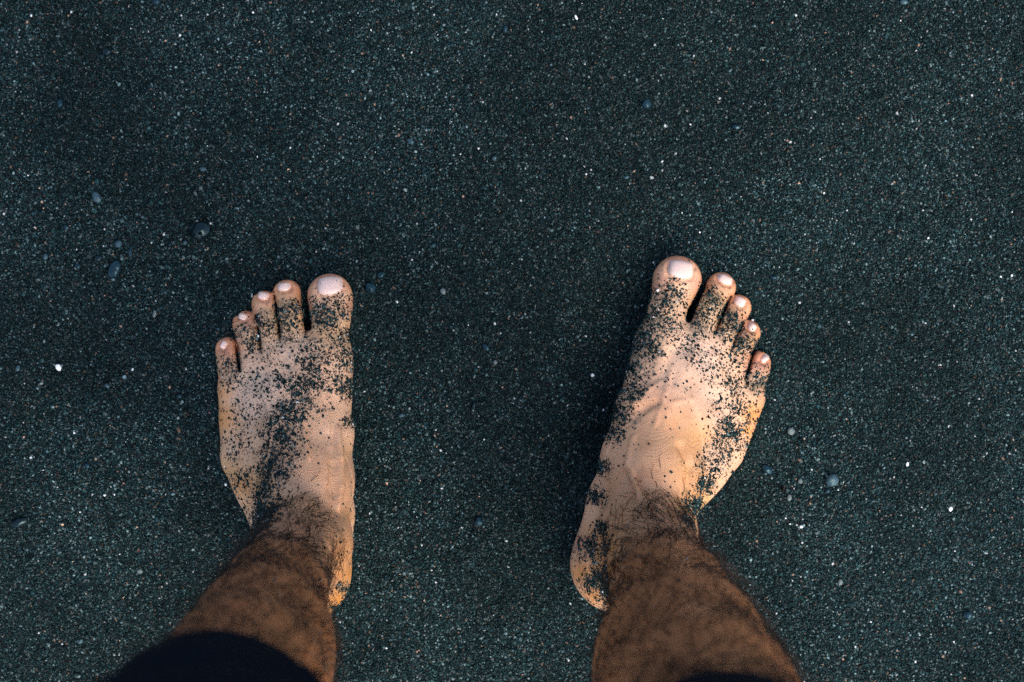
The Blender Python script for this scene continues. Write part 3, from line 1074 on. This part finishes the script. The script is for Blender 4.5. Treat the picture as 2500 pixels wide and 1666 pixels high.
# ------------------------------------------------------------------ toenails
def toenails():
    bvh = BVHTree.FromPolygons([tuple(v) for v in VL], [tuple(int(i) for i in f) for f in FL])
    bvr = BVHTree.FromPolygons([tuple(v) for v in VR], [tuple(int(i) for i in f) for f in FR])
    for D, bv in ((LEFT, bvh), (RIGHT, bvr)):
        for i, (X, Y, w, h, ang) in enumerate(D['nails']):
            N = 17
            g = np.linspace(-1, 1, N)
            vs_, ok = [], True
            ca, sa = math.cos(R(ang)), math.sin(R(ang))
            for yy in g:
                for xx in g:
                    # round the square grid into a nail: straight-ish free edge, curved root
                    ry = .46 if yy < 0 else .36
                    rx = .40 if yy < 0 else .24
                    wx = xx * math.sqrt(1 - rx * yy * yy)
                    wy = yy * math.sqrt(1 - ry * xx * xx)
                    px, py = wx * w / 2, -wy * h / 2
                    qx, qy = px * ca + py * sa, -px * sa + py * ca
                    gp = P(X + qx, Y + qy, .026 if i == 0 else .019)
                    hit = bv.ray_cast(Vector((gp[0], gp[1], .1)), Vector((0, 0, -1)))
                    if hit[0] is None:
                        z, nrm = -.01, Vector((0, 0, 1))
                        vs_.append([gp[0], gp[1], None]); continue
                    e = max(abs(xx), abs(yy))
                    lift = .0009 * (1 - e ** 4) + .0002
                    if yy > .3:
                        lift += .0004 * (yy - .3)
                    if yy < -.75:
                        lift -= .0004
                    v = hit[0] + hit[1] * lift * (.8 if i else 1.0)
                    vs_.append([v.x, v.y, v.z])
            zs = [v[2] for v in vs_ if v[2] is not None]
            zlow = min(zs)
            for v in vs_:
                if v[2] is None:
                    v[2] = zlow
            V = np.array(vs_, float)
            G = V.reshape(N, N, 3)
            for _ in range(2):
                G2 = G.copy()
                G2[1:-1, 1:-1] = (G[1:-1, 1:-1] * 2 + G[:-2, 1:-1] + G[2:, 1:-1] + G[1:-1, :-2] + G[1:-1, 2:]) / 6
                G = G2
            V = G.reshape(-1, 3)
            ii = np.arange(N - 1)[:, None] * N + np.arange(N - 1)[None]
            f = np.stack([ii, ii + 1, ii + N + 1, ii + N], -1).reshape(-1, 4)
            # a skirt gives the plate its thickness
            rim = list(range(N)) + [N * k + N - 1 for k in range(1, N)] + [N * (N - 1) + k for k in range(N - 2, -1, -1)] + [N * k for k in range(N - 2, 0, -1)]
            low = V[rim] - [0, 0, .0012]
            nf = [(rim[k], len(V) + k, len(V) + (k + 1) % len(rim), rim[(k + 1) % len(rim)]) for k in range(len(rim))]
            me = mesh_from('toenail', np.concatenate([V, low]), np.concatenate([f, np.array(nf)]))
            child('toenail', me, NAIL)


toenails()


# ------------------------------------------------------------------ leg hair
def leg_hair():
    Vs, Fs, base = [], [], 0
    for key, V, Fq, info, n in (('L', VL, FL, IL, 1900), ('R', VR, FR, IR, 2200)):
        z = V[:, 2]
        front = (V - (info['A'] + (info['K'] - info['A']) * np.clip((z[:, None] - .08) / .4, 0, 1))) @ info['fwd']
        w = sstep(.085, .125, z) * (1 - sstep(.50, .56, z)) * (.25 + .75 * sstep(-.03, .01, front)) * (.6 + .4 * fbm(V, 40, 31, 2))
        inner = -((V - info['A']) @ info['lat'])
        w *= 1 - .75 * sstep(.012, .024, inner) * (1 - sstep(.13, .19, z))
        if key == 'R':
            w *= 1 - .7 * sstep(.022, .034, -inner) * (1 - sstep(.12, .2, z))
        w *= 1 - .45 * sstep(.2, .36, z)
        p, nr = tri_sample(V, Fq, n, w)
        L = np.clip(rng.normal(.022, .006, n), .008, .036) * (.55 + .45 * sstep(.09, .16, p[:, 2]))
        swirl = (fbm(p, 24, 41, 2) - .5) * 3.2
        down = np.array([0, 0, -1.0])
        tang = down - nr * (nr @ down)[:, None]
        tang /= np.maximum(np.linalg.norm(tang, axis=1, keepdims=True), 1e-6)
        sidev = np.cross(nr, tang)
        ang = swirl + rng.normal(0, .45, n)
        dr = tang * np.cos(ang)[:, None] + sidev * np.sin(ang)[:, None]
        bi = np.cross(nr, dr)
        curl = rng.normal(0, .9, n)
        wav = rng.uniform(0, 6.28, n)
        S = 6
        pts = []
        for k in range(S + 1):
            u = k / S
            lat = curl * .35 * u * u + .10 * np.sin(wav + u * 7) * u
            lift = .09 * np.sin(u * 2.4) + .015
            pts.append(p + dr * (L * u)[:, None] + bi * (L * lat)[:, None] + nr * (L * lift)[:, None] - nr * (.0004 * (k == 0)))
        pts = np.array(pts)                                     # S+1, n, 3
        ring = []
        for k in range(S + 1):
            r = .00023 * (1 - .75 * (k / S) ** 2)
            for a in range(3):
                th = a * 2.0944
                ring.append(pts[k] + (bi * math.cos(th) + nr * math.sin(th)) * r)
        ring = np.array(ring).transpose(1, 0, 2)                # n, (S+1)*3, 3
        Vs.append(ring.reshape(-1, 3))
        q = []
        for k in range(S):
            for a in range(3):
                b = (a + 1) % 3
                q.append((k * 3 + a, k * 3 + b, k * 3 + 3 + b, k * 3 + 3 + a))
        q = np.array(q)
        off = (np.arange(n) * (S + 1) * 3)[:, None, None]
        Fs.append((q[None] + off).reshape(-1, 4) + base)
        base += n * (S + 1) * 3
    me = mesh_from('leg_hair', np.concatenate(Vs), np.concatenate(Fs))
    o = child('leg_hair', me, HAIR)
    tag(o, 'fine dark curling hair on both shins', None, None, 'stuff')


leg_hair()


# ------------------------------------------------------------------ clothes
LHEM, RHEM = .488, .508


def build_shorts():
    F = Field((CX - .27, -.37, .44), (CX + .27, -.03, 1.04), .0032)
    for k, hp, hem in ((KL, HL, LHEM), (KR, HR_, RHEM)):
        k2 = np.array([k[0], k[1] - .006, hem - .03])
        mid = k * .55 + hp * .45 + [0, -.006, 0]
        F.add(k2, .061 if k is KL else .069, mid, .077 if k is KL else .081, .03)
        F.add(mid, .080, hp, .094, .05)
    for s in (-1, 1):
        F.add((CX + s * .08, -.205, .90), .094, (CX + s * .05, -.20, .99), .104, .05)
    # sag folds
    for q in range(14):
        s = -1 if q % 2 else 1
        k, hp = (KL, HL) if s < 0 else (KR, HR_)
        t = .1 + .8 * rng.random()
        c = k * (1 - t) + hp * t
        a = rng.uniform(0, 6.28)
        rr = .066 + .03 * t
        p1 = c + [math.cos(a) * rr, math.sin(a) * rr, 0]
        p2 = c + [math.cos(a + .7) * rr, math.sin(a + .7) * rr, .05]
        F.add(p1, .006, p2, .004, .018)
    # hem openings and waist cut
    z = F.lo[2] + F.h * np.arange(F.n[2])
    x = F.lo[0] + F.h * np.arange(F.n[0])
    y = F.lo[1] + F.h * np.arange(F.n[1])
    hemz = np.where(x < CX, LHEM, RHEM)[:, None] + .10 * (y[None, :] + .19) * 0
    cut = hemz[:, :, None] - z[None, None, :]
    F.f = np.maximum(F.f, cut.astype(np.float32))
    F.f = np.maximum(F.f, (z[None, None, :] - 1.015).astype(np.float32))
    v, f = F.mesh()
    v = relax(v, f, 2)
    child('shorts', mesh_from('shorts', v, f), NAVY)


def build_shirt():
    F = Field((CX - .32, -.37, .93), (CX + .32, .0, 1.52), .006)
    trunk(F, .012)
    for s in (-1, 1):
        F.add((CX + s * .175, -.195, 1.385), .062, (CX + s * .225, -.215, 1.19), .058, .03)
    z = F.lo[2] + F.h * np.arange(F.n[2])
    F.f = np.maximum(F.f, (.955 - z[None, None, :]).astype(np.float32))
    v, f = F.mesh()
    v = relax(v, f, 2)
    child('shirt', mesh_from('shirt', v, f), SHIRT)


def build_head_hair():
    F = Field((CX - .13, -.29, 1.52), (CX + .13, .0, 1.80), .006)
    F.add((CX, -.12, 1.668), .081, (CX, -.165, 1.665), .086, .02)
    F.add((CX, -.18, 1.66), .080, (CX, -.185, 1.58), .062, .02)
    v, f = F.mesh()
    child('hair', mesh_from('hair', relax(v, f, 1), f), HAIR)


build_shorts()
build_shirt()
build_head_hair()


# ------------------------------------------------------------------ pebbles
def pebble_material(name, dark, light, rough):
    m, nt, b = new_mat(name)
    tc = nd(nt, 'ShaderNodeTexCoord').outputs['Object']
    n = noise_node(nt, 220, 5, .65, tc)
    w = noise_node(nt, 900, 2, .6, tc)
    c = ramp(nt, n.outputs[0], [(.35, dark), (.68, light)])
    nt.links.new(c, b.inputs['Base Color'])
    b.inputs['Roughness'].default_value = rough
    b.inputs['Specular IOR Level'].default_value = .30
    b.inputs['Specular Tint'].default_value = (.62, .95, 1.0, 1)
    nt.links.new(bump(nt, w.outputs[0], .12, .0004), b.inputs['Normal'])
    return m


PEB = {
    'black': pebble_material('wet_black_stone', (.0015, .004, .006), (.004, .010, .014), .08),
    'navy': pebble_material('wet_navy_stone', (.003, .012, .020), (.009, .028, .040), .10),
    'slate': pebble_material('slate_stone', (.014, .034, .046), (.045, .078, .092), .28),
    'grey': pebble_material('grey_stone', (.060, .080, .082), (.13, .155, .150), .55),
    'brown': pebble_material('brown_stone', (.08, .05, .035), (.20, .12, .08), .55),
    'white': pebble_material('white_shell', (.55, .60, .60), (.80, .84, .84), .45),
    'matte_black': pebble_material('grit', (.0015, .0015, .002), (.004, .004, .005), .9)}  # near-black flattened crumbs, set at the dark spots and dimples in the sand


def ico(sub):
    import bmesh
    bm = bmesh.new()
    bmesh.ops.create_icosphere(bm, subdivisions=sub, radius=.5)
    v = np.array([q.co[:] for q in bm.verts])
    f = np.array([[q.index for q in t.verts] for t in bm.faces])
    bm.free()
    return v, f


ICOV, ICOF = ico(4)
PEBBLES = [  # x, y, long, short (px), turn, tone, angular, label
    (490, 565, 47, 38, 25, 'black', .5, 'largest glossy black angular pebble lying above the left foot'),
    (281, 657, 44, 29, 65, 'navy', .1, 'long glossy dark pebble left of the largest black pebble'),
    (239, 483, 26, 18, -60, 'slate', .1, 'oval slate pebble above and left of the largest black pebble'),
    (291, 596, 19, 17, 10, 'slate', .0, 'round blue-grey pebble just above the long glossy pebble'),
    (241, 631, 21, 17, 15, 'black', .1, 'small round black pebble touching distance left of the long glossy pebble'),
    (496, 413, 16, 9, -8, 'slate', .0, 'flat slate pebble straight above the largest black pebble'),
    (111, 627, 14, 10, 70, 'slate', .1, 'small slate pebble near the left border level with the long glossy pebble'),
    (318, 617, 19, 9, 85, 'navy', .0, 'thin upright navy pebble right of the long glossy pebble'),
    (163, 556, 13, 11, -40, 'navy', .1, 'small navy pebble left of the round blue-grey pebble'),
    (190, 651, 14, 12, 10, 'navy', .0, 'small dull navy pebble farther left of the long glossy pebble'),
    (452, 593, 11, 9, 40, 'slate', .1, 'small slate pebble just below left of the largest black pebble'),
    (377, 767, 17, 9, 80, 'grey', .2, 'narrow grey pebble left of the smallest toes of the left foot'),
    (381, 4, 17, 14, 0, 'navy', .1, 'navy pebble at the top border in the left half'),
    (261, 127, 23, 18, 20, 'black', .2, 'shiny black pebble in the upper left corner area'),
    (148, 254, 21, 16, 85, 'navy', .1, 'oval navy pebble near the upper left border'),
    (1234, 69, 18, 11, 80, 'navy', .0, 'upright navy pebble at the top centre'),
    (1578, 254, 24, 21, 35, 'navy', .2, 'large navy pebble with a pale edge above the right foot'),
    (1797, 311, 20, 12, -10, 'navy', .0, 'flat navy pebble above the toes of the right foot'),
    (1003, 346, 17, 12, -30, 'slate', .1, 'slate pebble in the upper middle left of centre'),
    (1207, 387, 12, 9, 15, 'slate', .0, 'tiny slate pebble in the upper middle at centre'),
    (1530, 433, 13, 9, 20, 'slate', .3, 'small wedge-shaped slate pebble above the right big toe'),
    (2206, 5, 18, 13, 0, 'slate', .1, 'slate pebble at the top border in the right half'),
    (903, 703, 26, 22, -15, 'navy', .0, 'round glossy navy pebble right beside the left big toe'),
    (929, 672, 19, 13, 30, 'navy', .1, 'oval navy pebble above the round pebble beside the left big toe'),
    (1082, 712, 14, 12, -60, 'grey', .2, 'greyish pebble between the feet level with the left big toe'),
    (1187, 849, 19, 10, -40, 'navy', .0, 'slanted narrow navy pebble in the middle between the feet'),
    (1209, 884, 10, 10, 0, 'grey', .0, 'tiny round grey pebble under the slanted navy pebble'),
    (1156, 995, 27, 13, 78, 'black', .1, 'long upright black pebble between the feet'),
    (980, 1015, 16, 10, 10, 'slate', .1, 'flat slate pebble right of the left instep'),
    (1169, 1275, 22, 18, 80, 'navy', .0, 'lone oval blue pebble between the two ankles'),
    (1889, 678, 18, 9, 0, 'navy', .0, 'flat navy pebble right of the right second toe'),
    (1931, 1053, 17, 16, 0, 'grey', .0, 'round pale grey pebble right of the right instep'),
    (1872, 1146, 28, 19, -35, 'navy', .2, 'glossy oval navy pebble beside the outer edge of the right foot'),
    (2029, 1171, 31, 27, 40, 'slate', .25, 'largest slate pebble on the right, streaked with a pale vein'),
    (1952, 1174, 11, 10, 0, 'grey', .0, 'tiny grey pebble between the glossy navy and largest slate pebbles'),
    (2019, 1198, 12, 10, 0, 'navy', .0, 'tiny navy pebble just below the largest slate pebble'),
    (1925, 1214, 14, 11, 80, 'grey', .0, 'small upright grey pebble below the glossy oval navy pebble'),
    (2364, 1504, 22, 17, 0, 'navy', .8, 'triangular navy pebble in the lower right corner area'),
    (2050, 1421, 15, 11, 80, 'grey', .4, 'chipped grey-green pebble right of the right calf'),
    (50, 1275, 38, 20, 28, 'black', .1, 'long flat black pebble half buried at the left border'),
    (215, 1136, 14, 12, 0, 'navy', .2, 'small navy pebble left of the left instep'),
    (261, 942, 13, 10, -30, 'slate', .0, 'small oval slate pebble right of the white shell chip'),
    (42, 900, 14, 10, 60, 'slate', .0, 'small slate pebble at the left border beside the white shell chip'),
    (438, 968, 13, 9, 10, 'navy', .1, 'small navy pebble close to the outer edge of the left foot'),
    (140, 898, 15, 13, -50, 'white', .5, 'bright white shell chip on the sand at far left'),
    (341, 1396, 12, 11, 0, 'grey', .1, 'pale grey round pebble left of the left ankle'),
    (2322, 1244, 11, 8, 70, 'white', .3, 'bright white shell chip on the sand at far right'),
    (2215, 1134, 10, 6, 80, 'white', .2, 'upright white shell sliver right of the largest slate pebble'),
    (1407, 42, 12, 5, -65, 'white', .2, 'thin white shell sliver at the top right of centre'),
    (973, 330, 8, 7, 0, 'brown', .2, 'tiny pinkish brown pebble beside the upper middle slate pebble'),
    (2348, 1447, 9, 7, -20, 'brown', .3, 'tiny tan pebble above the triangular navy pebble'),
    (221, 134, 13, 12, 0, 'matte_black', .5, 'crumb of black charcoal left of the shiny black corner pebble'),
    (218, 216, 17, 12, 10, 'matte_black', .5, 'larger crumb of black charcoal in the upper left'),
    (242, 261, 15, 11, 30, 'matte_black', .5, 'crumb of black charcoal right of the oval navy corner pebble'),
    (1269, 1341, 12, 11, 0, 'matte_black', .4, 'crumb of black charcoal between the two heels'),
    (2001, 1371, 14, 12, 0, 'matte_black', .5, 'crumb of black charcoal right of the right calf'),
    (2488, 521, 18, 15, 0, 'matte_black', .5, 'crumb of black charcoal at the right border'),
]


def build_pebbles():
    for i, (X, Y, a, b, ang, tone, angu, label) in enumerate(PEBBLES):
        p = P(X, Y, .002)
        la, lb = a / 3100., b / 3100.
        hgt = min(la, lb) * (.8 if tone != 'matte_black' else .5)
        v = ICOV * 1.0
        d = v / .5
        off = np.array([i * 3.1, i * 1.7, i * .9])
        lump = fbm(d + off, 1.1, 50 + i, 2) - .5
        v = v * (1 + .42 * lump[:, None])
        if angu > 0:                                            # flatten a few sides into facets
            r2 = np.random.default_rng(100 + i)
            for q in range(6):
                nrm = r2.normal(size=3)
                nrm /= np.linalg.norm(nrm)
                lim = .5 * (1 - .42 * angu * r2.uniform(.4, 1))
                ex = v @ nrm - lim
                v = v - np.where(ex > 0, ex * min(1, .55 + angu), 0)[:, None] * nrm[None]
        v = v + d * ((fbm(d + off, 4.0, 70 + i, 2) - .5) * .035)[:, None]
        v = v * np.array([la, lb, hgt])
        ca, sa = math.cos(R(ang)), math.sin(R(ang))
        v = np.stack([v[:, 0] * ca - v[:, 1] * sa, v[:, 0] * sa + v[:, 1] * ca, v[:, 2]], 1)
        name = {'white': 'shell_chip', 'matte_black': 'grit_crumb'}.get(tone, 'pebble')
        o = link(name, mesh_from(name, v, ICOF, smooth=True), PEB[tone])
        g = float(ground_h(np.array([p[0]]), np.array([p[1]]))[0])
        o.location = (p[0], p[1], g + hgt * (.54 if tone != 'matte_black' else .35) + .0004)
        cat = {'white': 'shell', 'matte_black': 'grit'}.get(tone, 'pebble')
        grp = {'white': 'white shell chips on the sand', 'matte_black': 'charcoal crumbs on the sand'}.get(tone, 'pebbles scattered on the black sand')
        tag(o, label, cat, grp)


build_pebbles()
